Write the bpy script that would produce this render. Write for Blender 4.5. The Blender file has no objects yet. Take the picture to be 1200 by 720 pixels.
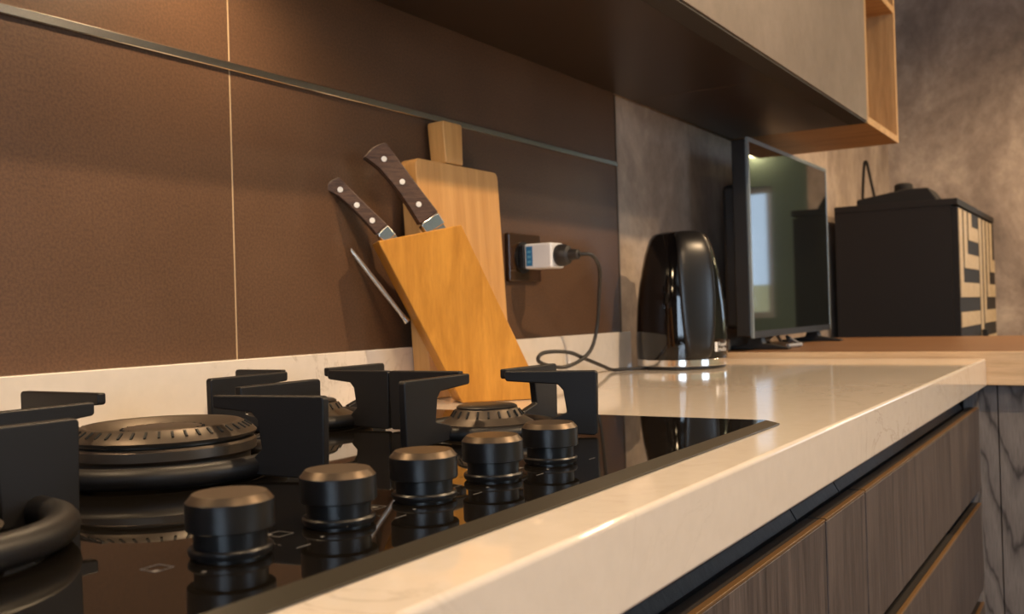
import bpy, bmesh, math, random
from mathutils import Vector, Matrix
random.seed(7)
C = bpy.context.scene.collection
H = 0.9                                   # height of the white worktop above the floor
R = math.radians

# ------------------------------------------------------------------ camera
def make_camera():
    yaw, pit, rol, F = 0.557893642, 0.0062276582, -0.0294695831, 1163.34
    f0 = Vector((math.cos(yaw), math.sin(yaw), 0)); r0 = Vector((math.sin(yaw), -math.cos(yaw), 0)); u0 = Vector((0, 0, 1))
    f = f0*math.cos(pit) + u0*math.sin(pit); u2 = u0*math.cos(pit) - f0*math.sin(pit)
    r = r0*math.cos(rol) + u2*math.sin(rol); u = u2*math.cos(rol) - r0*math.sin(rol)
    cd = bpy.data.cameras.new('camera'); cam = bpy.data.objects.new('camera', cd); C.objects.link(cam)
    m = Matrix((r, u, -f)).transposed().to_4x4(); m.translation = Vector((0, 0, H + .12))
    cam.matrix_world = m
    cd.sensor_width = 36; cd.lens = F/1200*36; cd.clip_start = .02
    cd.dof.use_dof = True; cd.dof.focus_distance = .85; cd.dof.aperture_fstop = 12
    bpy.context.scene.camera = cam
make_camera()

# ------------------------------------------------------------------ world, daylight, exposure
sc = bpy.context.scene
sc.view_settings.view_transform = 'Standard'; sc.view_settings.look = 'None'
sc.view_settings.gamma = 1; sc.view_settings.use_curve_mapping = False
sc.view_settings.exposure = 0.80
w = bpy.data.worlds.new('sky'); sc.world = w; w.use_nodes = True
w.node_tree.nodes['Background'].inputs[0].default_value = (.62, .80, 1.0, 1)
w.node_tree.nodes['Background'].inputs[1].default_value = 1.6

def area(name, loc, rot, sx, sy, power, col):
    l = bpy.data.lights.new(name, 'AREA'); l.shape = 'RECTANGLE'; l.size = sx; l.size_y = sy; l.energy = power; l.color = col
    o = bpy.data.objects.new(name, l); C.objects.link(o); o.location = loc; o.rotation_euler = rot; return o
# daylight coming in through the windows of the room (the lights stand in the openings, outside the panes)
area('window_daylight', (-2.66, -1.0, 1.62), (0, R(-90), 0), 1.25, 1.5, 26, (.66, .82, 1.0))
area('window_daylight', (1.25, -3.16, 1.55), (R(90), 0, 0), 1.3, 1.2, 10, (.70, .84, 1.0))
WARM = (1.0, .70, .41)
SPOT_W = 75; HOOD_W = 6.0

# ------------------------------------------------------------------ materials
def mat(name, col=(.5, .5, .5), rough=.5, metal=0, spec=.5, coat=0, coat_rough=.05, emit=None, estr=0):
    m = bpy.data.materials.new(name); m.use_nodes = True
    b = m.node_tree.nodes['Principled BSDF']
    b.inputs['Base Color'].default_value = (*col, 1); b.inputs['Roughness'].default_value = rough
    b.inputs['Metallic'].default_value = metal; b.inputs['Specular IOR Level'].default_value = spec
    b.inputs['Coat Weight'].default_value = coat; b.inputs['Coat Roughness'].default_value = coat_rough
    if emit: b.inputs['Emission Color'].default_value = (*emit, 1); b.inputs['Emission Strength'].default_value = estr
    return m
def noise(nt, scale, vec=(1, 1, 1), detail=4, rough=.55, dist=0, loc=(0, 0, 0)):
    tc = nt.nodes.new('ShaderNodeTexCoord'); mp = nt.nodes.new('ShaderNodeMapping'); n = nt.nodes.new('ShaderNodeTexNoise')
    mp.inputs['Scale'].default_value = vec; mp.inputs['Location'].default_value = loc
    nt.links.new(tc.outputs['Object'], mp.inputs[0]); nt.links.new(mp.outputs[0], n.inputs['Vector'])
    n.inputs['Scale'].default_value = scale; n.inputs['Detail'].default_value = detail; n.inputs['Roughness'].default_value = rough
    n.inputs['Distortion'].default_value = dist
    return n.outputs['Fac']
def ramp(nt, fac, stops):
    r = nt.nodes.new('ShaderNodeValToRGB'); e = r.color_ramp.elements
    while len(e) < len(stops): e.new(.5)
    for el, (p, c) in zip(e, stops): el.position = p; el.color = (*c, 1)
    nt.links.new(fac, r.inputs[0]); return r.outputs[0]
def mix(nt, a, b, fac, mode='MIX'):
    n = nt.nodes.new('ShaderNodeMix'); n.data_type = 'RGBA'; n.blend_type = mode
    for s, v in ((n.inputs[0], fac), (n.inputs[6], a), (n.inputs[7], b)):
        if hasattr(v, 'links') or isinstance(v, bpy.types.NodeSocket): nt.links.new(v, s)
        else: s.default_value = v if isinstance(v, (int, float)) else (*v, 1)
    return n.outputs[2]
def bump(nt, fac, strength, dist=.001):
    b = nt.nodes.new('ShaderNodeBump'); b.inputs['Strength'].default_value = strength; b.inputs['Distance'].default_value = dist
    nt.links.new(fac, b.inputs['Height']); nt.links.new(b.outputs[0], nt.nodes['Principled BSDF'].inputs['Normal'])
def setcol(m, sock): m.node_tree.links.new(sock, m.node_tree.nodes['Principled BSDF'].inputs['Base Color'])

def wood(name, dark, light, vec, scale=9, rough=.45, coat=0, fine=.25, dist=.6, spec=.4):
    m = mat(name, light, rough, spec=spec, coat=coat); nt = m.node_tree
    a = noise(nt, scale, vec, 5, .6, dist)
    c = ramp(nt, a, ((.32, dark), (.68, light)))
    b = noise(nt, scale*7, vec, 3, .6, 0, (3, 1, 2))
    d = ramp(nt, b, ((.35, (.55, .55, .55)), (.6, (1, 1, 1))))
    setcol(m, mix(nt, c, d, fine, 'MULTIPLY')); bump(nt, b, .12); return m

M = {}
def tiles_mat():
    m = mat('brown_tile', (.12, .072, .045), .38, spec=.32); nt = m.node_tree
    a = noise(nt, 3.5, (1, 1, 1), 5, .6); c = ramp(nt, a, ((.3, (.088, .047, .027)), (.7, (.122, .067, .040))))
    b = noise(nt, 320, (1, 1, 1), 2, .5); d = ramp(nt, b, ((.35, (.72, .72, .72)), (.65, (1.12, 1.1, 1.05))))
    setcol(m, mix(nt, c, d, .8, 'MULTIPLY')); bump(nt, b, .08); return m
M['tile'] = tiles_mat()
M['grout'] = mat('pale_grout', (.42, .30, .18), .8)
def quartz():
    m = mat('white_quartz', (.72, .63, .52), .07, spec=.5); nt = m.node_tree
    a = noise(nt, 5, (1, 1, 1), 6, .65, 1.6); c = ramp(nt, a, ((.485, (.68, .61, .535)), (.50, (.45, .38, .31)), (.515, (.68, .61, .535))))
    b = noise(nt, 2.2, (1, 1, 1), 2, .5, 0, (4, 4, 4)); f = ramp(nt, b, ((.45, (0, 0, 0)), (.62, (.7, .7, .7))))
    s = noise(nt, 60, (1, 1, 1), 3); t = ramp(nt, s, ((.3, (.95, .95, .95)), (.7, (1, 1, 1))))
    setcol(m, mix(nt, mix(nt, (.69, .62, .545), c, f), t, 1.0, 'MULTIPLY')); return m
M['quartz'] = quartz()
def concrete(name, c0, c1, c2, vec=(1, 1, 1), sc_=2.2, rough=.55):
    m = mat(name, c1, rough, spec=.35); nt = m.node_tree
    a = noise(nt, sc_, vec, 7, .68, .35); c = ramp(nt, a, ((.30, c0), (.48, c1), (.70, c2)))
    b = noise(nt, sc_*9, vec, 4, .7, .2, (1, 5, 2)); d = ramp(nt, b, ((.3, (.68, .68, .68)), (.65, (1.1, 1.1, 1.1))))
    setcol(m, mix(nt, c, d, .55, 'MULTIPLY')); bump(nt, b, .1); return m
M['wallpaper'] = concrete('mottled_wallpaper', (.175, .135, .110), (.325, .255, .207), (.58, .475, .385), (1.3, 1.3, 1.0), 2.3, .5)
M['taupe'] = concrete('taupe_laminate', (.145, .114, .094), (.172, .137, .113), (.20, .160, .134), (1, 1, 1), 2.2, .45)
M['board'] = wood('maple_board', (.48, .245, .078), (.61, .335, .12), (14, 14, 1.0), 4, .45, fine=.15)
M['block'] = wood('honey_wood', (.40, .170, .020), (.58, .27, .042), (9, 9, 1.4), 5, .34, fine=.2)
M['oak'] = wood('oak', (.40, .225, .088), (.60, .37, .16), (16, 16, 1.0), 3.2, .45, fine=.35)
M['oak_flat'] = wood('oak_flat_grain', (.40, .225, .088), (.60, .37, .16), (16, 1.2, 16), 3.2, .45, fine=.35)
M['bartop'] = wood('bar_wood', (.165, .077, .034), (.235, .122, .057), (10, .9, 10), 4, .38, fine=.35)
M['baredge'] = wood('bar_edge_wood', (.55, .36, .20), (.72, .52, .32), (10, .9, 14), 4, .45, fine=.25)
M['drawer'] = wood('dark_oak_veneer', (.048, .038, .036), (.135, .108, .098), (26, 26, 1.1), 3.0, .5, fine=.85, dist=.3)
def waved():
    m = mat('grey_cathedral_oak', (.2, .18, .17), .55, spec=.3); nt = m.node_tree; N = nt.nodes; L = nt.links
    def mth(op, x, y=None):
        n = N.new('ShaderNodeMath'); n.operation = op
        for i, v in enumerate((x, y)):
            if v is None: continue
            if isinstance(v, (int, float)): n.inputs[i].default_value = v
            else: L.new(v, n.inputs[i])
        return n.outputs[0]
    tc = N.new('ShaderNodeTexCoord'); sp = N.new('ShaderNodeSeparateXYZ'); L.new(tc.outputs['Object'], sp.inputs[0])
    dy = mth('MULTIPLY', mth('PINGPONG', mth('SUBTRACT', sp.outputs[1], 1.308), .15), 3.4)
    dist = mth('SQRT', mth('ADD', mth('MULTIPLY', dy, dy), .0007))
    nz = noise(nt, 5, (1, 4, 1), 3)
    ph = mth('ADD', mth('MULTIPLY', mth('SUBTRACT', sp.outputs[2], dist), 6.5), mth('MULTIPLY', nz, 1.6))
    fr = mth('FRACT', ph)
    c = ramp(nt, fr, ((.0, (.17, .152, .147)), (.55, (.21, .19, .182)), (.80, (.15, .135, .13)), (.90, (.055, .049, .048)), (1.0, (.17, .152, .147))))
    b = noise(nt, 22, (26, 26, 1.2), 3); d = ramp(nt, b, ((.35, (.6, .6, .6)), (.6, (1, 1, 1))))
    setcol(m, mix(nt, c, d, .7, 'MULTIPLY')); return m
M['greyoak'] = waved()
M['edgeband'] = mat('bronze_edge_band', (.13, .070, .026), .35, spec=.5)
M['channel'] = wood('graphite_channel', (.030, .031, .035), (.060, .062, .068), (40, 40, 2), 3.0, .45, fine=.5)
M['carcass'] = mat('dark_carcass', (.022, .018, .016), .5)
M['under'] = mat('dark_brown_panel', (.030, .017, .011), .32, spec=.45)
M['glass'] = mat('black_glass', (.006, .005, .004), .025, spec=.65)
M['glass_edge'] = mat('ground_glass_edge', (.032, .027, .018), .28, spec=.6)
def castiron():
    m = mat('cast_iron', (.0085, .0075, .0078), .46, spec=.38); nt = m.node_tree
    bump(nt, noise(nt, 900, (1, 1, 1), 2), .25, .0004); return m
M['iron'] = castiron()
M['burner'] = mat('burner_alloy', (.095, .075, .058), .42, metal=.75)
M['burner_black'] = mat('burner_enamel', (.016, .014, .013), .38)
M['slot'] = mat('burner_slot', (.004, .004, .004), .8)
M['knob'] = mat('satin_black_knob', (.006, .0055, .006), .34, spec=.42)
M['knobtop'] = mat('brushed_knob_top', (.10, .072, .048), .38, metal=.7)
M['print'] = mat('grey_print', (.16, .15, .14), .6)
M['chrome'] = mat('chrome', (.78, .76, .73), .12, metal=1)
M['strip'] = mat('satin_chrome', (.66, .63, .59), .24, metal=1)
M['rod'] = mat('polished_rod', (.78, .76, .73), .28, metal=.85)
M['rivet'] = mat('rivet_metal', (.80, .78, .75), .40, metal=.35)
M['darktrim'] = mat('dark_trim', (.16, .12, .09), .35, metal=.5)
M['steel'] = mat('brushed_steel', (.74, .72, .70), .24, metal=1)
M['pakka'] = wood('dark_handle_wood', (.040, .022, .016), (.105, .058, .040), (4, 4, 30), 12, .42, fine=.5)
M['kblack'] = mat('gloss_black', (.006, .005, .005), .06, spec=.6)
M['ksatin'] = mat('satin_black', (.010, .0095, .010), .30, spec=.42)
M['white_print'] = mat('white_print', (.75, .75, .75), .5)
M['white'] = mat('white_plastic', (.72, .72, .74), .35)
M['blue'] = mat('blue_label', (.02, .16, .36), .4)
M['bluemark'] = mat('pale_blue_print', (.12, .36, .55), .5)
M['black_plastic'] = mat('black_plastic', (.014, .013, .013), .4)
M['brownplate'] = mat('brown_gloss_plate', (.045, .022, .010), .12, spec=.6)
M['rubber'] = mat('black_rubber', (.018, .016, .016), .5)
M['bezel'] = mat('tv_bezel', (.24, .28, .30), .3, metal=.3)
M['screen'] = mat('tv_screen', (.006, .008, .007), .04, spec=1.0)
M['boxblack'] = mat('matt_black_panel', (.016, .013, .012), .6, spec=.3)
M['inlay'] = wood('pale_inlay', (.42, .32, .20), (.55, .44, .29), (6, 6, 6), 6, .5)
M['fabric'] = mat('black_fabric', (.010, .008, .008), .8)
M['greywire'] = mat('grey_cable', (.28, .29, .32), .4)
M['beige'] = mat('beige_plastic', (.42, .30, .19), .5)
M['ceiling'] = mat('ceiling_paint', (.72, .68, .62), .8)
M['paint'] = mat('grey_green_paint', (.24, .34, .29), .7)
M['warmpaint'] = mat('warm_grey_paint', (.30, .25, .20), .75)
M['floor'] = wood('floor_planks', (.16, .09, .05), (.26, .155, .09), (1.0, 12, 12), 3, .4)
M['winframe'] = mat('window_frame', (.75, .75, .73), .4)
M['outside'] = mat('yellow_render', (.62, .47, .22), .8)
M['lamp'] = mat('lamp_diffuser', (1, .9, .7), .5, emit=(1.0, .74, .42), estr=28)
def pane():
    m = bpy.data.materials.new('window_pane'); m.use_nodes = True; nt = m.node_tree; nt.nodes.clear()
    o = nt.nodes.new('ShaderNodeOutputMaterial'); mx = nt.nodes.new('ShaderNodeMixShader'); t = nt.nodes.new('ShaderNodeBsdfTransparent')
    g = nt.nodes.new('ShaderNodeBsdfGlossy'); g.inputs['Roughness'].default_value = .02
    mx.inputs[0].default_value = .06
    nt.links.new(t.outputs[0], mx.inputs[1]); nt.links.new(g.outputs[0], mx.inputs[2]); nt.links.new(mx.outputs[0], o.inputs[0]); return m
M['pane'] = pane()

# ------------------------------------------------------------------ mesh helpers
def box(bm, x0, x1, y0, y1, z0, z1):
    v = [bm.verts.new(p) for p in ((x0,y0,z0),(x1,y0,z0),(x1,y1,z0),(x0,y1,z0),(x0,y0,z1),(x1,y0,z1),(x1,y1,z1),(x0,y1,z1))]
    for f in ((0,3,2,1),(4,5,6,7),(0,1,5,4),(1,2,6,5),(2,3,7,6),(3,0,4,7)): bm.faces.new([v[i] for i in f])
    return bm
def B(*a): return box(bmesh.new(), *a)
def prism(bm, poly, o, a, b, n, t):
    """polygon (s,t) in the plane o + s*a + t*b, extruded by n*t"""
    o, a, b, n = Vector(o), Vector(a), Vector(b), Vector(n)
    p0 = [bm.verts.new(o + a*s + b*q) for s, q in poly]; p1 = [bm.verts.new(o + a*s + b*q + n*t) for s, q in poly]
    bm.faces.new(p0[::-1]); bm.faces.new(p1)
    k = len(poly)
    for i in range(k): bm.faces.new((p0[i], p0[(i+1) % k], p1[(i+1) % k], p1[i]))
    bmesh.ops.recalc_face_normals(bm, faces=bm.faces[:]); return bm
def lathe(bm, prof, segs=48, c=(0, 0, 0), close=False):
    rings = []
    for r, z in prof:
        if r < 1e-6: rings.append([bm.verts.new((c[0], c[1], c[2]+z))])
        else: rings.append([bm.verts.new((c[0]+r*math.cos(2*math.pi*i/segs), c[1]+r*math.sin(2*math.pi*i/segs), c[2]+z)) for i in range(segs)])
    pairs = list(zip(rings, rings[1:])) + ([(rings[-1], rings[0])] if close else [])
    for a, b in pairs:
        for i in range(segs):
            j = (i+1) % segs
            if len(a) == 1 and len(b) == 1: continue
            if len(a) == 1: bm.faces.new((a[0], b[i], b[j]))
            elif len(b) == 1: bm.faces.new((a[i], b[0], a[j]))
            else: bm.faces.new((a[i], b[i], b[j], a[j]))
    bmesh.ops.recalc_face_normals(bm, faces=bm.faces[:]); return bm
def catmull(pts, n=8):
    P = [Vector(p) for p in pts]; P = [2*P[0]-P[1]] + P + [2*P[-1]-P[-2]]; out = []
    for i in range(1, len(P)-2):
        a, b, c, d = P[i-1:i+3]
        for k in range(n):
            t = k/n; out.append(.5*((2*b) + (c-a)*t + (2*a-5*b+4*c-d)*t*t + (3*b-a-3*c+d)*t**3))
    out.append(P[-2]); return out
def tube(bm, pts, rad, segs=10, cap=True, up=(0, 0, 1)):
    """rad: number, or list of (ra, rb) half sizes per point"""
    P = [Vector(p) for p in pts]; rings = []; prev = None
    for i, p in enumerate(P):
        t = (P[min(i+1, len(P)-1)] - P[max(i-1, 0)]).normalized()
        if prev is None:
            a = t.cross(Vector(up)); a = a.normalized() if a.length > 1e-4 else t.orthogonal().normalized()
        else: a = (prev - t*prev.dot(t)).normalized()
        prev = a; b = t.cross(a); q = rad[i] if isinstance(rad, list) else (rad, rad)
        rings.append([bm.verts.new(p + a*q[0]*math.cos(2*math.pi*k/segs) + b*q[1]*math.sin(2*math.pi*k/segs)) for k in range(segs)])
    for A, Bq in zip(rings, rings[1:]):
        for k in range(segs): bm.faces.new((A[k], A[(k+1) % segs], Bq[(k+1) % segs], Bq[k]))
    if cap: bm.faces.new(rings[0][::-1]); bm.faces.new(rings[-1])
    bmesh.ops.recalc_face_normals(bm, faces=bm.faces[:]); return bm
def obj(name, bm, m, parent=None, loc=(0, 0, 0), bevel=0, smooth=False, segs=2, sharp=38):
    me = bpy.data.meshes.new(name); bm.to_mesh(me); bm.free(); me.materials.append(m)
    if smooth or bevel:
        for p in me.polygons: p.use_smooth = True
        me.set_sharp_from_angle(angle=R(sharp))
    o = bpy.data.objects.new(name, me); C.objects.link(o); o.location = loc; o.parent = parent
    if bevel:
        md = o.modifiers.new('bevel', 'BEVEL'); md.width = bevel; md.segments = segs; md.limit_method = 'ANGLE'; md.angle_limit = R(38); md.harden_normals = True
    return o
def tag(o, label, cat, group=None):
    o['label'] = label; o['category'] = cat
    if group: o['group'] = group
    return o
def thing(name, label, cat, loc=(0, 0, 0), rz=0, group=None):
    o = bpy.data.objects.new(name, None); C.objects.link(o); o.empty_display_size = .02
    o.location = loc; o.rotation_euler = (0, 0, rz); return tag(o, label, cat, group)
def struct(o): o['kind'] = 'structure'; return o

# ------------------------------------------------------------------ the room
YW, XE, XF = .91, 4.7, 7.2              # back wall, end of the papered return wall, far room wall
ZC = 2.55
struct(obj('floor', B(-2.6, 7.3, -3.1, 1.0, -.1, 0), M['floor']))
struct(obj('ceiling', B(-2.6, 7.3, -3.1, 1.0, ZC, ZC+.1), M['ceiling']))
wb = struct(obj('wall_back', B(-2.5, 7.2, YW, 1.0, 0, ZC), M['wallpaper']))
struct(obj('wall_right', B(XE, XE+.1, .225, YW, 0, ZC), M['wallpaper']))
bm = bmesh.new()
box(bm, -2.5, .6, -3.1, -3.0, 0, ZC); box(bm, 1.9, 7.2, -3.1, -3.0, 0, ZC); box(bm, .6, 1.9, -3.1, -3.0, 0, .95); box(bm, .6, 1.9, -3.1, -3.0, 2.15, ZC)
struct(obj('wall_front', bm, M['paint']))
def wall_with_hole(name, x0, x1, y0, y1, hy0, hy1, hz0, hz1, m):
    bm = bmesh.new()
    box(bm, x0, x1, y0, hy0, 0, ZC); box(bm, x0, x1, hy1, y1, 0, ZC); box(bm, x0, x1, hy0, hy1, 0, hz0); box(bm, x0, x1, hy0, hy1, hz1, ZC)
    return struct(obj(name, bm, m))
wall_with_hole('wall_left', -2.6, -2.5, -3.0, 1.0, -1.75, -.25, 1.0, 2.25, M['warmpaint'])
wall_with_hole('wall_far', XF, XF+.1, -3.0, 1.0, -1.98, -.72, .93, 1.90, M['paint'])
def window(name, x, y0, y1, z0, z1, rz=0):
    r = bpy.data.objects.new(name, None); C.objects.link(r); r.location = (x, y0, z0); r.rotation_euler = (0, 0, rz); struct(r)
    a, b = y1-y0, z1-z0; bm = bmesh.new(); t = .045
    box(bm, -.03, .03, 0, a, 0, t); box(bm, -.03, .03, 0, a, b-t, b); box(bm, -.03, .03, 0, t, t, b-t); box(bm, -.03, .03, a-t, a, t, b-t)
    box(bm, -.025, .025, a/2-.03, a/2+.03, t, b-t)
    obj('window_frame', bm, M['winframe'], r)
    for k in (0, 1):
        q0 = t if k == 0 else a/2+.03; q1 = a/2-.03 if k == 0 else a-t
        obj('pane', B(-.003, .003, q0, q1, t, b-t), M['pane'], r)
window('window_1', XF+.05, -1.98, -.72, .93, 1.90)
window('window_2', -2.55, -1.75, -.25, 1.0, 2.25)
window('window_3', 1.9, -3.05, -3.05+1.3, .95, 2.15, R(90))

# tiles of the splashback: 10 mm proud of the wall, recessed pale joints
ZS = H + .4225                           # chrome strip between the two tile courses
XT = 1.866
g = obj('grout_bed', B(-.90, XT-.004,   .9006, YW-.0002, H-.02, H+.62), M['grout'], wb)
for x0, x1 in ((-.90, -.216), (-.216, .825), (.825, XT)):
    for z0, z1 in ((H-.02, ZS-.005), (ZS+.005, H+.62)):
        obj('tile', B(x0+.0009, x1-.0009, .90, YW-.0005, z0, z1), M['tile'], wb, bevel=.0008, segs=1)
t1 = bmesh.new(); prism(t1, [(0, -.0055), (-.004, -.0052), (-.005, -.0042), (-.005, .0036), (-.0035, .0052), (0, .0055)], (-.9, .9005, ZS), (0, 1, 0), (0, 0, 1), (1, 0, 0), 2.766)
struct(obj('trim_1', t1, M['strip']))
struct(obj('trim_2', B(XT, XT+.004, .8985, YW-.0005, H+.0005, H+.568), M['darktrim']))

# ------------------------------------------------------------------ worktops
YF = .2535
tag(obj('worktop', B(-.9, 2.213, YF, .909, H-.057, H), M['quartz'], bevel=.004, segs=3),
    'long glossy cream quartz worktop with thick front edge carrying the hob and kettle', 'worktop')
tag(obj('upstand', B(-.9, XT+.006, .88, .8995, H+.0005, H+.0755), M['quartz'], bevel=.0015),
    'low cream quartz upstand along the foot of the brown tiles', 'upstand')
bt = thing('wooden_worktop', 'warm brown wooden worktop with pale edge behind the cream worktop', 'worktop', (2.2155, -1.1, H-.054))
obj('slab', B(.004, .94, 0, 2.008, 0, .068), M['bartop'], bt)
obj('front_edge', B(0, .004, 0, 2.008, 0, .068), M['baredge'], bt, bevel=.0008)

# ------------------------------------------------------------------ base cabinets
YD = .268
def drawer_unit(x0, x1, label, seed):
    r = thing('drawer_cabinet', label, 'cabinet', (x0, YD, .0), group='handleless drawer cabinets under the cream worktop')
    wd = x1-x0
    obj('body', B(.001, wd-.001, .045, .60, .1, H-.0575), M['carcass'], r)
    obj('plinth', B(.001, wd-.001, .07, .085, 0, .1), M['carcass'], r)
    zs = [(-.262, -.097), (-.462, -.290), (-.79, -.490)]
    for i, (a, b) in enumerate(zs):
        d = obj('drawer_front', B(.0015, wd-.0015, 0, .020, H+a, H+b-.003), M['drawer'], r, bevel=.0012)
        obj('edge_band', B(.0015, wd-.0015, 0, .0065, H+b-.003, H+b), M['edgeband'], d, bevel=.0008)
        obj('inner_edge', B(.0015, wd-.0015, .0067, .020, H+b-.003, H+b-.0005), M['carcass'], d)
        top = -.0575 if i == 0 else zs[i-1][0]+.012
        bm = bmesh.new()       # L-shaped finger channel behind the gap
        prism(bm, [(.030, H+b-.02), (.030, H+b-.004), (.036, H+b+.006), (.036, H+top), (.0445, H+top), (.0445, H+b-.02)], (.001, 0, 0), (0, 1, 0), (0, 0, 1), (1, 0, 0), wd-.002)
        obj('finger_channel', bm, M['channel'], r)
    return r
drawer_unit(-.30, 1.015, 'dark oak drawer cabinet nearest the camera, under the hob', 0)
drawer_unit(1.017, 1.19, 'narrow dark oak drawer cabinet between the two wide drawer cabinets', 1)
drawer_unit(1.192, 2.196, 'wide dark oak drawer cabinet next to the grey oak cabinet in the corner', 2)
bc = thing('bar_cabinet', 'grey oak cabinet with cathedral grain under the wooden worktop', 'cabinet', (2.2405, -1.1, 0))
obj('body', B(.022, .88, .02, 1.98, .08, H-.055), M['carcass'], bc)
obj('filler_panel', B(.0, .02, 1.3385, 1.40, .08, H-.056), M['greyoak'], bc)
for k in range(2):
    obj('door', B(0, .02, .0+k*.67, .668+k*.67-.0015, .08, H-.056), M['greyoak'], bc, bevel=.001)
obj('plinth', B(.06, .08, 0, 1.98, 0, .08), M['carcass'], bc)
tag(obj('corner_post', B(2.199, 2.2395, .272, .296, .08, H-.0575), M['greyoak']), 'slim grey oak filler post in the corner beside the drawers', 'filler post')

# ------------------------------------------------------------------ wall units
ZU = H + .57
uc = thing('wall_cabinet', 'wide taupe wall cabinet with dark underside above the kettle', 'cabinet', (1.05, .548, ZU))
obj('body', B(.0, 1.533, .024, .351, .004, .72), M['carcass'], uc)
obj('door', B(.0015, 1.5335, 0, .0195, .004, .72), M['taupe'], uc, bevel=.001)
for a, b in ((0, .904), (.906, 1.533)):
    obj('bottom_panel', B(a, b, .045, .351, 0, .004), M['under'], uc)
obj('seam_strip', B(.9043, .9057, .045, .351, .0002, .004), M['beige'], uc)
obj('edge_strip', B(.0, 1.533, .003, .0448, .0, .0035), M['carcass'], uc)
os_ = thing('open_shelf_unit', 'oak open shelf unit at the end of the wall cabinets', 'shelf', (2.585, .548, ZU))
obj('bottom_panel', B(.0, .372, 0, .351, 0, .019), M['oak_flat'], os_, bevel=.0008)
obj('side_panel', B(0, .018, 0, .351, .0195, .72), M['oak'], os_, bevel=.0008)
obj('side_panel', B(.372, .391, 0, .351, 0, .72), M['oak'], os_, bevel=.0008)
obj('shelf', B(.0185, .3715, .0, .338, .365, .383), M['oak_flat'], os_, bevel=.0008)
obj('top_panel', B(.0185, .3715, 0, .351, .70, .72), M['oak'], os_)
obj('back_panel', B(.0185, .3715, .34, .351, .0195, .699), M['oak'], os_)
hd = thing('cooker_hood', 'built-in cooker hood above the hob, between the wall cabinets', 'hood', (-.3, .548, ZU))
bm = bmesh.new(); hw = 1.348
box(bm, 0, hw, 0, .02, 0, .72); box(bm, 0, .02, .02, .351, 0, .72); box(bm, hw-.02, hw, .02, .351, 0, .72); box(bm, .02, hw-.02, .02, .351, .07, .72)
obj('housing', bm, M['under'], hd)
def spot(name, loc, power, angle, blend, rad, parent=None, rot=(0, 0, 0)):
    l = bpy.data.lights.new(name, 'SPOT'); l.energy = power; l.color = WARM; l.spot_size = R(angle); l.spot_blend = blend; l.shadow_soft_size = rad
    o = bpy.data.objects.new(name, l); C.objects.link(o); o.location = loc; o.rotation_euler = rot; o.parent = parent; return o
for hx in (.55, 1.05):
    lp = obj('hood_lamp', lathe(bmesh.new(), [(0, 0), (.028, 0), (.032, .004), (.032, .0095), (0, .0095)], 24), M['lamp'], hd, (hx, .19, .060))
    spot('lamp_light', (hx, .19, .056), HOOD_W, 150, .6, .03, hd)

wl = thing('stand_in_lamp', 'added round warm lamp standing in for a ceiling light mirrored in the television', 'lamp', (XF-.0005, -.83, 2.17))  # added globe, placed so the TV screen mirrors it like a ceiling light
obj('wall_plate', B(-.012, 0, -.04, .04, -.04, .04), M['winframe'], wl, bevel=.002)
obj('lamp_globe', lathe(bmesh.new(), [(.0575*math.sin(R(a)), -.0575*math.cos(R(a))) for a in range(0, 181, 15)], 24, (-.072, 0, 0)), M['lamp'], wl, smooth=True)
# ceiling downlights
def downlight(x, y, label, power, angle=162):
    r = thing('downlight', label, 'ceiling light', (x, y, ZC-.012), group='ceiling downlights of the kitchen')
    obj('trim_ring', lathe(bmesh.new(), [(.036, .0), (.047, .0), (.048, .004), (.045, .0118), (.036, .0118)], 32, close=True), M['winframe'], r, smooth=True)
    obj('diffuser', lathe(bmesh.new(), [(0, .004), (.0355, .004), (.0355, .0118), (0, .0118)], 32), M['lamp'], r)
    spot('downlight_beam', (0, 0, -.006), power, angle, .75, .04, r)
downlight(.10, -.72, 'ceiling downlight nearest the camera side, over the hob', SPOT_W*.76)
downlight(1.50, -.72, 'ceiling downlight over the middle of the worktop run', SPOT_W*1.5)
downlight(4.0, -.98, 'ceiling downlight in front of the papered return wall', SPOT_W*2.0)
downlight(6.2, -1.0, 'ceiling downlight near the far grey-green wall', SPOT_W*.25)
downlight(3.45, -.10, 'added ceiling downlight over the wooden worktop, brightening the papered return wall', SPOT_W*.8)  # extra lamp, added only to brighten the papered return wall

# ------------------------------------------------------------------ hob
HX0, HX1, HY0, HY1 = .013, .983, .302, .860
hob = thing('gas_hob', 'black glass gas hob with five front knobs set in the worktop', 'hob', (HX0, HY0, H))
HW, HD = HX1-HX0, HY1-HY0
GZ = .006
obj('glass_plate', prism(bmesh.new(), [(.010, .0005), (.010, GZ), (HD-.010, GZ), (HD-.010, .0005)], (.010, 0, 0), (0, 1, 0), (0, 0, 1), (1, 0, 0), HW-.020), M['glass'], hob)
bm = bmesh.new()              # ground bevel running round the plate
o_ = [(0, 0), (HW, 0), (HW, HD), (0, HD)]; i_ = [(.010, .010), (HW-.010, .010), (HW-.010, HD-.010), (.010, HD-.010)]
vb = [bm.verts.new((x, y, .0005)) for x, y in o_]; vm = [bm.verts.new((x, y, .0018)) for x, y in o_]; vt = [bm.verts.new((x, y, GZ)) for x, y in i_]; vi = [bm.verts.new((x, y, .0005)) for x, y in i_]
for k in range(4):
    j = (k+1) % 4
    for A, Bq in ((vb, vm), (vm, vt), (vt, vi), (vi, vb)): bm.faces.new((A[k], A[j], Bq[j], Bq[k]))
bmesh.ops.recalc_face_normals(bm, faces=bm.faces[:])
obj('bevelled_edge', bm, M['glass_edge'], hob)
def hl(x, y, z=GZ): return (x-HX0, y-HY0, z)

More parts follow.
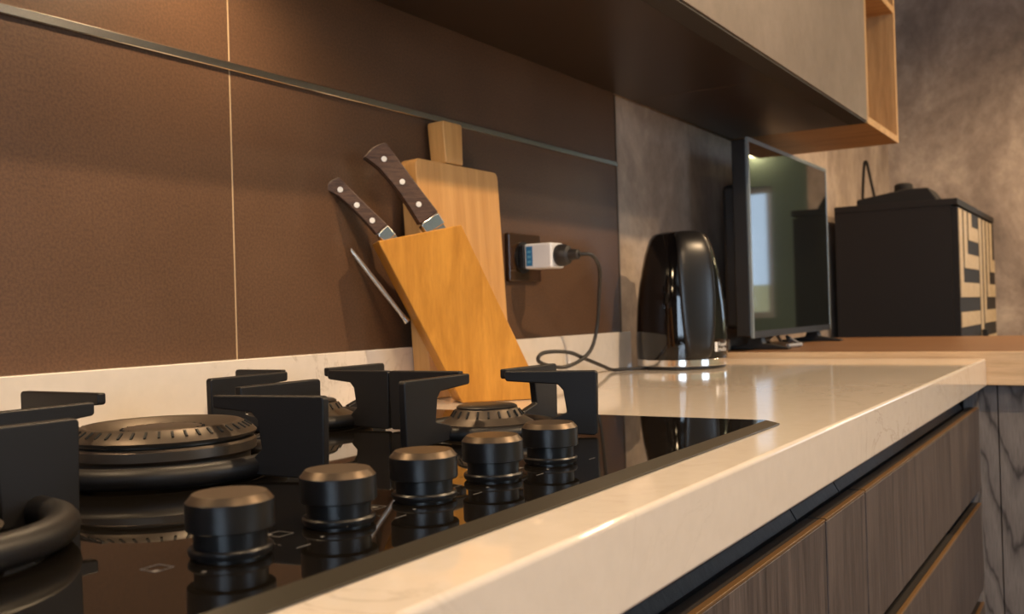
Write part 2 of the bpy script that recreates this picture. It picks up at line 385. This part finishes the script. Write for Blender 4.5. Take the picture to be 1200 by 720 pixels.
def slots(n, r, z, size, tilt=0):
    bm = bmesh.new()
    for k in range(n):
        a = 2*math.pi*k/n; m = Matrix.Rotation(a, 4, 'Z') @ Matrix.Translation((r, 0, z)) @ Matrix.Rotation(tilt, 4, 'Y')
        t = B(-size[0]/2, size[0]/2, -size[1]/2, size[1]/2, -size[2]/2, size[2]/2); t.transform(m)
        me = bpy.data.meshes.new('tmp'); t.to_mesh(me); t.free(); bm.from_mesh(me); bpy.data.meshes.remove(me)
    return bm
def wok_burner(x, y):
    b = obj('wok_burner', lathe(bmesh.new(), [(.073, 0), (.073, .004), (.064, .006), (.064, .015), (.0670, .0168), (.0685, .0180), (.0685, .0245), (.0670, .0262), (.0620, .0268), (.0620, .0282),
         (.0680, .0288), (.0690, .0308), (.0665, .0335), (.0585, .0385), (.0570, .0391), (.0545, .0385), (.0480, .0335), (.0420, .0305), (.0375, .0305), (0, .0305)], 72), M['burner'], hob, hl(x, y), smooth=True)
    obj('slot_ring', slots(44, .0626, .0360, (.0066, .0017, .0016), R(32)), M['slot'], b)['kind'] = 'stuff'
    i = obj('inner_crown', lathe(bmesh.new(), [(.030, .0300), (.030, .0335), (.0285, .0355), (.0260, .0362), (.006, .0364), (0, .0364)], 48), M['burner'], b, smooth=True)
    obj('inner_slots', slots(20, .0295, .0343, (.0022, .0016, .0032), R(-14)), M['slot'], b)['kind'] = 'stuff'
def small_burner(x, y, s):
    b = obj('burner', lathe(bmesh.new(), [(.046*s, 0), (.046*s, .003), (.034*s, .006), (.034*s, .0100), (.0435*s, .0112), (.0440*s, .0126), (.0350*s, .0178), (.0340*s, .0185), (.0300*s, .0245), (.0280*s, .0262), (.008, .0270), (0, .0270)], 56), M['burner'], hob, hl(x, y), smooth=True)
    obj('slot_ring', slots(20, .0322*s, .0216, (.0066, .0017, .0016), R(55)), M['slot'], b)['kind'] = 'stuff'
    obj('burner_cap', lathe(bmesh.new(), [(.0285*s, .0262), (.0288*s, .0272), (.0265*s, .0288), (.006, .0292), (0, .0292)], 48), M['burner_black'], b, smooth=True)
    obj('ignition_pin', lathe(bmesh.new(), [(0, .0), (.003, 0), (.003, .013), (.0018, .015), (0, .015)], 12, (-.030*s, .046*s, 0)), M['white'], b, smooth=True)
WOK, RF, RR, LF, LR = (.497, .625), (.780, .518), (.780, .750), (.248, .530), (.226, .750)
wok_burner(*WOK); small_burner(*RF, 1.0); small_burner(*RR, 1.15); small_burner(*LF, 1.3); small_burner(*LR, 1.0)
KX = [.3376, .4155, .4940, .5725, .6520]; KY = .3765
for x in KX:
    k = obj('knob', lathe(bmesh.new(), [(.0175, .0), (.0178, .0132), (.0206, .0134), (.0212, .0140), (.0212, .0270), (.0209, .0273)], 56), M['knob'], hob, hl(x, KY), smooth=True, sharp=24)
    obj('knob_top', lathe(bmesh.new(), [(.0209, .0273), (.0182, .0304), (.0179, .0307), (.0170, .0307), (0, .0307)], 56), M['knobtop'], k, smooth=True, sharp=20)
    obj('base_ring', lathe(bmesh.new(), [(.0178, .0012), (.0196, .0012), (.0203, .0026), (.0203, .0044), (.0194, .0054), (.0178, .0054)], 56), M['knob'], k, smooth=True)
# printed marks on the glass: a small burner plan left of each knob and a scale line to its right
def flat(pts):
    bm = bmesh.new(); return prism(bm, pts, (0, 0, 0), (1, 0, 0), (0, 1, 0), (0, 0, 1), .00012)
for i, x in enumerate(KX):
    bm = bmesh.new(); s = .0055; t = .0004; px_, py_ = -.034, .012
    for a in ((-s, s, -s, -s+t), (-s, s, s-t, s), (-s, -s+t, -s+t, s-t), (s-t, s, -s+t, s-t)): box(bm, px_+a[0], px_+a[1], py_+a[2], py_+a[3], 0, .00012)
    dx, dy = [(-.004, -.004), (-.004, .004), (0, 0), (.004, .004), (.004, -.004)][i]
    box(bm, px_+dx-.0018, px_+dx+.0018, py_+dy-.0018, py_+dy+.0018, 0, .00012)
    for k in range(10):            # arc scale round the knob
        a0 = R(-20+k*12); a1 = a0+R(7)
        p = [(r*math.cos(a), r*math.sin(a)) for r, a in ((.0262, a0), (.0265, a0), (.0265, a1), (.0262, a1))]
        prism(bm, p, (0, 0, 0), (1, 0, 0), (0, 1, 0), (0, 0, 1), .00012)
    box(bm, .024, .034, -.0204, -.0200, 0, .00012); box(bm, -.0300, -.0280, -.0150, -.0135, 0, .00012)
    obj('printed_marks', bm, M['print'], hob, hl(x, KY, GZ+.00005))['kind'] = 'stuff'

# pan supports
ZT = .060      # top of the arms above the glass
def pan_support(cx, cy, label, ring, tube_r, arms, legw, th=.0075):
    r = thing('pan_support', label, 'pan support', (cx, cy, H+GZ), group='cast iron pan supports on the hob')
    n = 72; pts = [(ring*math.cos(2*math.pi*i/n), ring*math.sin(2*math.pi*i/n)) for i in range(n)]
    prof = [(ring + tube_r*math.cos(a), tube_r*.95 + .0015 + tube_r*.95*math.sin(a)) for a in [2*math.pi*k/14 for k in range(14)]]
    obj('base_ring', lathe(bmesh.new(), prof, n, close=True), M['iron'], r, smooth=True)
    for (deg, rt, ro, *lw) in arms:
        a = R(deg); d = (math.cos(a), math.sin(a), 0); q = (-math.sin(a), math.cos(a), 0)
        ri = ro-(lw[0] if lw else legw)
        P = [(rt, ZT), (rt, ZT-.0085), (rt+.002, ZT-.0095), (ri-.006, ZT-.0125), (ri-.001, ZT-.018), (ri+.002, .022), (ring+.004, .0165), (ring-.002, .008), (ring+.002, .003),
             (ro-.003, .0012), (ro-.0012, .0035), (ro, ZT-.002), (ro-.002, ZT)]
        if ring+.004 > ri: P = P[:5] + [(ri+.001, .014), (ri+.001, .003)] + P[9:]
        o = tuple(-q[i]*th/2 for i in range(3))
        obj('arm', prism(bmesh.new(), P, o, d, (0, 0, 1), q, th), M['iron'], r, bevel=.0014)
    return r
pan_support(*WOK, 'large cast iron pan support around the central wok burner', .0830, .0080, [(-81, .050, .147), (0, .075, .170), (90, .072, .178), (180, .060, .160)], .056)
pan_support(*RF, 'cast iron pan support around the front burner beside the knife block', .0600, .0065, [(180, .032, .128), (-77, .020, .108, .031), (0, .030, .130), (90, .028, .1142)], .045)
pan_support(*RR, 'cast iron pan support around the rear burner behind the wok burner', .0640, .0070, [(180, .028, .130), (-90, .036, .1172), (0, .034, .130), (90, .030, .102)], .045)
pan_support(*LF, 'cast iron pan support cut off by the left edge of the picture', .0850, .0092, [(180, .030, .112), (-90, .030, .098), (0, .026, .112), (90, .030, .100)], .050)
pan_support(*LR, 'cast iron pan support in the rear left corner of the hob', .0600, .0070, [(180, .030, .130), (-90, .030, .110), (0, .030, .130), (90, .030, .100)], .045)

# ------------------------------------------------------------------ chopping board
cb = thing('chopping_board', 'light maple paddle chopping board leaning on the tiled wall behind the knife block', 'board', (1.133, .845, H+.0005))
cb.rotation_euler = (R(-2.75), 0, 0)
def rounded(x0, x1, z0, z1, r, top_only=True):
    p = [(x0, z0), (x1, z0)]
    for k in range(7): a = R(90*k/6); p.append((x1-r+r*math.cos(a), z1-r+r*math.sin(a)))
    for k in range(7): a = R(90+90*k/6); p.append((x0+r+r*math.cos(a), z1-r+r*math.sin(a)))
    return p
obj('board_body', prism(bmesh.new(), rounded(0, .216, 0, .347, .010), (0, 0, 0), (1, 0, 0), (0, 0, 1), (0, 1, 0), .030), M['board'], cb, bevel=.0025)
obj('board_handle', prism(bmesh.new(), [(.0755, .3475), (.1195, .3475), (.1235, .408), (.1215, .412), (.0745, .412), (.0725, .408)], (0, .0, 0), (1, 0, 0), (0, 0, 1), (0, 1, 0), .0295), M['board'], cb, bevel=.0025)

# ------------------------------------------------------------------ knife block, knives and steel
P0 = Vector((1.10, .77, H)); ev = Vector((.74, -.673, 0)).normalized(); nv = Vector((-ev.y, ev.x, 0)); zv = Vector((0, 0, 1))
ang = math.atan2(ev.y, ev.x)
TH = .058
kb = tag(obj('knife_block', prism(bmesh.new(), [(0, .0005), (.114, .0005), (.115, .004), (.0065, .242), (-.108, .2205)], (0, 0, 0), (1, 0, 0), (0, 0, 1), (0, 1, 0), TH), M['block'], bevel=.002),
         'honey-coloured slanted wooden knife block standing beside the hob', 'knife block')
kb.location = P0; kb.rotation_euler = (0, 0, ang)
def knife(label, base, tip, off, wid, th, curve):
    """base/tip: (s,z) in the block plane; handle runs from the block top up to the tip"""
    b = Vector((base[0], off, base[1])); t = Vector((tip[0], off, tip[1])); ax = (t-b); L = ax.length; ax.normalize(); sd = Vector((-ax.z, 0, ax.x))   # sd: to the lower left of the handle
    r = thing('kitchen_knife', label, 'knife', P0 + ev*b.x + nv*b.y + zv*b.z, ang, 'knives in the knife block')
    M0 = lambda s, q: ax*s + sd*q
    def plate(name, poly, y, t_, m, par, bev=0):
        bm = bmesh.new(); prism(bm, poly, (0, y, 0), ax, sd, (0, 1, 0), t_); return obj(name, bm, m, par, bevel=bev)
    w2 = wid/2
    plate('bolster', [(-.002, -w2*.92), (-.002, w2*.92), (.012, w2*1.0), (.015, w2*.7), (.015, -w2*.95)], -th/2-.0004, th+.0008, M['steel'], r, .0015)
    up = []; lo = []
    for k in range(15):
        s = k/14; x = .0152 + s*(L-.0152)
        belly = w2*(1.0 - .16*math.sin(math.pi*s*1.0) + .05*s) ; sag = curve*s**2.2
        up.append((x, -belly + sag)); lo.append((x, belly*1.0 + sag + (.004*max(0, s-.8)/.2 if s > .8 else 0)))
    end = [(L+.004, lo[-1][1]*.55 + up[-1][1]*.45), (L+.003, up[-1][1]*.75 + lo[-1][1]*.25)]
    poly = up[::-1][::-1] + end[::-1] + lo[::-1]
    h = None
    for yy in (-th/2, th/2 - (th-.0022)/2):
        h = plate('handle_scale', poly, yy, (th-.0022)/2, M['pakka'], r, .0022)
        if yy < 0: front = h
    plate('tang', [(a, q*.97) for a, q in poly], -.0011, .0022, M['steel'], r)
    for s in (.20, .52, .85):
        x = .0152 + s*(L-.0152); q = curve*s**2.2 + .0012
        bm = lathe(bmesh.new(), [(0, -.0008), (.0036, -.0006), (.0038, 0), (.0038, .002), (0, .002)], 16)
        bm.transform(Matrix.Translation(M0(x, q) + Vector((0, -th/2, 0))) @ Matrix.Rotation(R(-90), 4, 'X'))
        obj('rivet', bm, M['rivet'], front, smooth=True)
    plate('blade', [(-.06, -w2*.9), (-.06, w2*.5), (-.001, w2*.8), (-.001, -w2*.9)], -.001, .002, M['steel'], r)
    return r
knife('large kitchen knife with dark riveted wooden handle, higher in the knife block', (-.0265, .2395), (-.0985, .350), .026, .031, .021, .007)
knife('smaller kitchen knife with dark riveted wooden handle, left in the knife block', (-.088, .2265), (-.159, .304), .030, .0205, .016, .004)
a_ = Vector((-.145, .052, .223)); b_ = Vector((-.0625, .052, .112))
st = thing('sharpening_steel', 'slim bright steel rod poking out of the left side of the knife block', 'steel rod', P0 + ev*b_.x + nv*b_.y + zv*b_.z, ang)
pts = [b_.lerp(a_, t) - b_ for t in (0, .04, .12, .45, .8, .96, 1)]
obj('rod', tube(bmesh.new(), pts, [(.0032, .0032), (.0036, .0036), (.0030, .0030), (.0030, .0036), (.0022, .0030), (.0014, .0018), (.0006, .0006)], 10), M['rod'], st, smooth=True)
obj('collar', tube(bmesh.new(), [pts[0], pts[1]*1.6], [(.0046, .0046), (.0040, .0040)], 12), M['steel'], st, smooth=True)

# ------------------------------------------------------------------ socket, adapter, kettle
so = thing('wall_socket', 'glossy dark brown wall socket on the tiles right of the chopping board', 'socket', (1.424, .8995, H+.174))
obj('plate', B(0, .106, -.009, 0, 0, .083), M['brownplate'], so, bevel=.003, segs=3)
obj('socket_ring', lathe(bmesh.new(), [(0, 0), (.026, 0), (.027, .001), (.027, .004), (0, .004)], 36), M['black_plastic'], so, smooth=True)
so.children[-1].matrix_local = Matrix.Translation((.042, -.009, .0415)) @ Matrix.Rotation(R(90), 4, 'X')
AD = Vector((1.466, .8862, H+.2155))
ad = thing('plug_adapter', 'white plug adapter with blue label plugged into the wall socket', 'adapter', AD)
obj('neck', B(-.021, .021, -.012, .0, -.021, .021), M['black_plastic'], ad, bevel=.003)
obj('body', B(-.022, .022, -.066, -.0125, -.0215, .0215), M['white'], ad, bevel=.004, segs=3)
bl = obj('label_strip', B(-.0226, -.0221, -.0290, -.0165, -.0165, .0165), M['blue'], ad, bevel=.002)
for k in range(3): obj('printed_mark', B(-.0229, -.0227, -.0262, -.0193, -.0115+k*.0085, -.0075+k*.0085), M['bluemark'], bl)

KC = Vector((1.88, .772, H))
ka = thing('kettle_stand', 'round black kettle base with cord running to the plug adapter', 'kettle base', KC + Vector((0, 0, .0005)))
obj('base_plate', lathe(bmesh.new(), [(0, 0), (.084, 0), (.086, .002), (.086, .0055), (.080, .006), (0, .006)], 64), M['black_plastic'], ka, smooth=True)
pl0 = AD + Vector((0, -.0665, 0))
def kl(p): return Vector(p) - ka.location
bm = lathe(bmesh.new(), [(0, 0), (.017, 0), (.0185, .003), (.0185, .012), (.0155, .020), (.0095, .023), (.0085, .038), (.006, .0405), (0, .0405)], 28)
bm.transform(Matrix.Translation(kl(pl0)) @ Matrix.Rotation(R(90), 4, 'X')); obj('plug', bm, M['rubber'], ka, smooth=True)
cord = [(1.466, .7795, H+.2155), (1.482, .764, H+.213), (1.530, .775, H+.192), (1.575, .80, H+.150), (1.592, .815, H+.090), (1.570, .822, H+.045), (1.505, .835, H+.024), (1.425, .838, H+.037), (1.433, .835, H+.052), (1.50, .825, H+.050), (1.585, .835, H+.033),
        (1.68, .85, H+.015), (1.735, .858, H+.0045), (1.765, .845, H+.004), (1.815, .815, H+.004)]
obj('cord', tube(bmesh.new(), [kl(p) for p in catmull(cord, 8)], .0034, 10), M['rubber'], ka, smooth=True)

kt = thing('kettle', 'glossy black electric kettle with chrome foot ring', 'kettle', KC + Vector((0, 0, .0067)))
prof = [(r_*1.045, z_) for r_, z_ in [(.0855, .014), (.0868, .030), (.0868, .055), (.0858, .085), (.0835, .120), (.0795, .155), (.0735, .190), (.0672, .220), (.0612, .240), (.0570, .252), (.0510, .2605)]]
obj('chrome_ring', lathe(bmesh.new(), [(.080, .0), (.0890, .0), (.0900, .001), (.0900, .0125), (.0888, .0138), (.080, .0138)], 72, close=True), M['chrome'], kt, smooth=True)
obj('body', lathe(bmesh.new(), prof, 96), M['kblack'], kt, smooth=True)
obj('lid', lathe(bmesh.new(), [(.0533, .2605), (.0505, .2625), (.040, .2655), (.020, .2672), (0, .2678)], 64), M['kblack'], kt, smooth=True)
vdir = Vector((KC.x, KC.y, 0)).normalized(); wdir = Vector((vdir.y, -vdir.x, 0))
ha = R(20); hdir = (-vdir*math.cos(ha) + wdir*math.sin(ha)).normalized(); hq = Vector((-hdir.y, hdir.x, 0))
def body_r(z):
    for (r0, z0), (r1, z1) in zip(prof, prof[1:]):
        if z0 <= z <= z1: return r0 + (r1-r0)*(z-z0)/(z1-z0)
    return prof[0][0] if z < .014 else prof[-1][0]
hp = [(.044, .2580), (.057, .2575), (.071, .2460), (.0815, .225), (.0885, .195), (.0935, .160), (.0965, .125), (.0980, .095), (.0985, .065), (.0975, .040), (.0940, .026), (.088, .020)]
path = [hdir*p.x + zv*p.y for p in catmull([(a, b, 0) for a, b in hp], 4)]
n_ = len(path); rings = []; hb = bmesh.new()
for i, p in enumerate(path):
    t = (path[min(i+1, n_-1)] - path[max(i-1, 0)]).normalized(); nn = t.cross(hq).normalized(); s_ = i/(n_-1)
    wa, wb_ = .025 + .011*math.sin(math.pi*min(1, s_*1.1)), .0070
    rings.append([hb.verts.new(p + hq*wa*math.copysign(abs(math.cos(a))**.7, math.cos(a)) + nn*wb_*math.copysign(abs(math.sin(a))**.9, math.sin(a))) for a in [2*math.pi*k/24 for k in range(24)]])
for A, Bq in zip(rings, rings[1:]):
    for k in range(24): hb.faces.new((A[k], A[(k+1) % 24], Bq[(k+1) % 24], Bq[k]))
hb.faces.new(rings[0][::-1]); hb.faces.new(rings[-1]); bmesh.ops.recalc_face_normals(hb, faces=hb.faces[:])
obj('handle', hb, M['ksatin'], kt, smooth=True)
# spout lip on the side away from the handle
sd = -hdir; sq = Vector((-sd.y, sd.x, 0)); bm = bmesh.new()
V = [bm.verts.new(sd*a + sq*b + zv*c) for a, b, c in ((.050, -.030, .246), (.050, .030, .246), (.080, 0, .248), (.060, -.020, .205), (.060, .020, .205), (.068, 0, .200))]
for f in ((0, 1, 2), (0, 2, 5, 3), (1, 4, 5, 2), (0, 3, 4, 1), (3, 5, 4)): bm.faces.new([V[i] for i in f])
bmesh.ops.recalc_face_normals(bm, faces=bm.faces[:]); obj('spout', bm, M['kblack'], kt, bevel=.002)
# lettering wrapped round the lower right of the body
def wrapped_text(body, size, ang0, z0):
    cu = bpy.data.curves.new('lettering', 'FONT'); cu.body = body; cu.size = size; cu.align_x = 'LEFT'; cu.resolution_u = 2
    to = bpy.data.objects.new('lettering', cu); C.objects.link(to)
    me = bpy.data.meshes.new_from_object(to.evaluated_get(bpy.context.evaluated_depsgraph_get())); bpy.data.objects.remove(to); bpy.data.curves.remove(cu)
    bm = bmesh.new(); bm.from_mesh(me); bpy.data.meshes.remove(me)
    for v in bm.verts:
        z = z0 + v.co.y; r = body_r(z) + .0006; a = ang0 + v.co.x/r
        v.co = (r*math.cos(a), r*math.sin(a), z)
    return bm
a_view = math.atan2(-vdir.y, -vdir.x)      # direction from the kettle towards the camera
a0 = a_view + R(44)
lg = wrapped_text('Russell', .0115, a0+R(6.5), .0375)
o = obj('lettering', lg, M['white_print'], kt); obj('lettering', wrapped_text('Hobbs', .0115, a0+R(6.5), .0275), M['white_print'], kt)
bm = bmesh.new()
for x0, x1, y0, y1 in ((0, .0075, 0, .0185),):
    k = 4
    vs = [[bm.verts.new(((body_r(.027)+.0006)*math.cos(a0+(x0+(x1-x0)*i/k)/.087), (body_r(.027)+.0006)*math.sin(a0+(x0+(x1-x0)*i/k)/.087), .027+yy)) for i in range(k+1)] for yy in (y0, y1)]
    for i in range(k): bm.faces.new((vs[0][i], vs[0][i+1], vs[1][i+1], vs[1][i]))
obj('emblem', bm, M['white_print'], kt)

# ------------------------------------------------------------------ television and cables
ZB = H + .0145
tv = thing('television', 'flat television standing on the wooden worktop behind the kettle', 'television', (2.262, .75, ZB))
TW, T0, T1 = .705, .030, .502
obj('screen', B(.009, TW-.009, .0012, .006, T0+.016, T1-.010), M['screen'], tv)
bm = bmesh.new(); box(bm, 0, .009, 0, .006, T0, T1); box(bm, TW-.009, TW, 0, .006, T0, T1); box(bm, .009, TW-.009, 0, .006, T1-.010, T1)
obj('bezel', bm, M['bezel'], tv)
obj('lower_bezel', B(.009, TW-.009, 0, .006, T0, T0+.016), M['black_plastic'], tv)
obj('back_cover', B(.002, TW-.002, .0062, .042, T0+.003, T1-.003), M['black_plastic'], tv, bevel=.004)
obj('back_housing', B(.05, TW-.05, .0425, .088, T0+.02, T1-.10), M['black_plastic'], tv, bevel=.015)
for fx in (.085, TW-.115):
    bm = bmesh.new(); prism(bm, [(-.055, 0), (.115, 0), (.115, .004), (.045, .014), (.038, .034), (.012, .034), (.006, .014), (-.055, .004)], (fx, 0, .0005), (0, 1, 0), (0, 0, 1), (1, 0, 0), .030)
    obj('foot', bm, M['black_plastic'], tv, bevel=.002)
def cable(label, pts, r, m, cat='cable'):
    p = [Vector(q) for q in pts]; b = Vector((p[0].x, p[0].y, ZB))
    return tag(obj('cable', tube(bmesh.new(), [q-b for q in catmull(pts, 6)], r, 8), m, None, b, smooth=True), label, cat)
cable('grey cable curling on the wooden worktop under the television', [(2.43, .72, ZB+.0055), (2.49, .705, ZB+.006), (2.55, .73, ZB+.007), (2.60, .765, ZB+.018), (2.66, .79, ZB+.020), (2.72, .80, ZB+.006)], .0045, M['greywire'])
cable('black cable lying behind the grey one under the television', [(2.45, .78, ZB+.005), (2.54, .80, ZB+.005), (2.62, .83, ZB+.005), (2.70, .86, ZB+.005)], .0045, M['rubber'])
cable('tan cable arching up behind the television screen', [(2.60, .84, ZB+.006), (2.66, .835, ZB+.020), (2.72, .84, ZB+.028), (2.80, .85, ZB+.006)], .0050, M['beige'])
bx = thing('power_adapter', 'small beige power adapter on the wooden worktop between kettle and television', 'adapter', (2.30, .853, ZB))
obj('case', B(-.045, .035, -.022, .022, 0, .026), M['beige'], bx, bevel=.004)
obj('lead', tube(bmesh.new(), [(.034, 0, .012), (.055, -.002, .008), (.075, .004, .004)], .0035, 8), M['rubber'], bx, smooth=True)

# ------------------------------------------------------------------ striped sideboard and what lies on it
SX, SY, SL, SD_, SH = 3.55, .479, 1.02, .395, H + .457
sb = thing('sideboard', 'tall black cabinet with pale striped doors beyond the wooden worktop', 'cabinet', (SX, SY, 0))
obj('body', B(0, SL, .020, SD_, .06, SH-.022), M['boxblack'], sb)
obj('top_panel', B(-.001, SL+.001, -.002, SD_, SH-.0215, SH), M['boxblack'], sb, bevel=.001)
obj('plinth', B(.03, SL-.03, .05, SD_-.03, 0, .06), M['boxblack'], sb)
Z1 = SH - .028; DW = (SL-.022)/2
def L_strip(par, pieces):
    bm = bmesh.new()
    for a in pieces: box(bm, a[0], a[1], -.0025, -.0003, a[2], a[3])
    return obj('inlay_strip', bm, M['inlay'], par)
def zimg(f): return Z1 - f      # distance below the door top
for k in range(2):
    x0 = .010 + k*(DW+.002)
    d = obj('door', B(0, DW, 0, .0195, .065-.0, Z1), M['boxblack'], sb, (x0, 0, 0))
    fr = [(.02, .17), (.24, .39), (.47, .63)] if k == 0 else [(.03, .16), (.25, .37), (.47, .59), (.68, .82)]
    first = .050 if k == 0 else .150
    for i, (a, b) in enumerate(fr[::-1]):
        zt, zb = Z1-.004, Z1-first-i*.1-.050
        L_strip(d, [(a*DW, b*DW, zb, zt), (b*DW, DW-.010, zb, zb+.050)])
    last = first + (len(fr)-1)*.1
    for q in range(1, 9):
        zb = Z1-last-.050-q*.1
        if zb > .10: L_strip(d, [(.010, DW-.010, zb, zb+.050)])
    hx_ = DW-.035 if k == 0 else .012
    obj('handle', B(hx_, hx_+.02, -.022, -.003, Z1-.62, Z1-.42), M['fabric'], d, bevel=.003) if k == 1 else None
bg = thing('camera_bag', 'small black bag with upright thin loop handle on top of the tall striped cabinet', 'bag', (3.62, .552, SH))
bm = bmesh.new(); prism(bm, [(0, 0), (.262, 0), (.262, .026), (.170, .040), (.095, .052), (.025, .050), (.0, .012)], (0, 0, 0.0005), (0, 1, 0), (0, 0, 1), (1, 0, 0), .16)
obj('bag_body', bm, M['fabric'], bg, bevel=.006)
obj('round_cap', lathe(bmesh.new(), [(0, 0), (.030, 0), (.032, .006), (.030, .032), (.022, .038), (0, .039)], 28), M['fabric'], bg, (.05, .112, .038), smooth=True)
obj('loop_handle', tube(bmesh.new(), catmull([(.06, .210, .026), (.06, .222, .09), (.06, .234, .158), (.06, .239, .166), (.06, .244, .158), (.06, .250, .09), (.06, .254, .020)], 5), [(.003, .005)]*31, 8), M['fabric'], bg, smooth=True)

# a rendered building across the street, seen through the far window
tag(obj('neighbour_building', B(13, 16, -9, 3, -3, 1.30), M['outside']), 'ochre rendered building outside the far window', 'building')
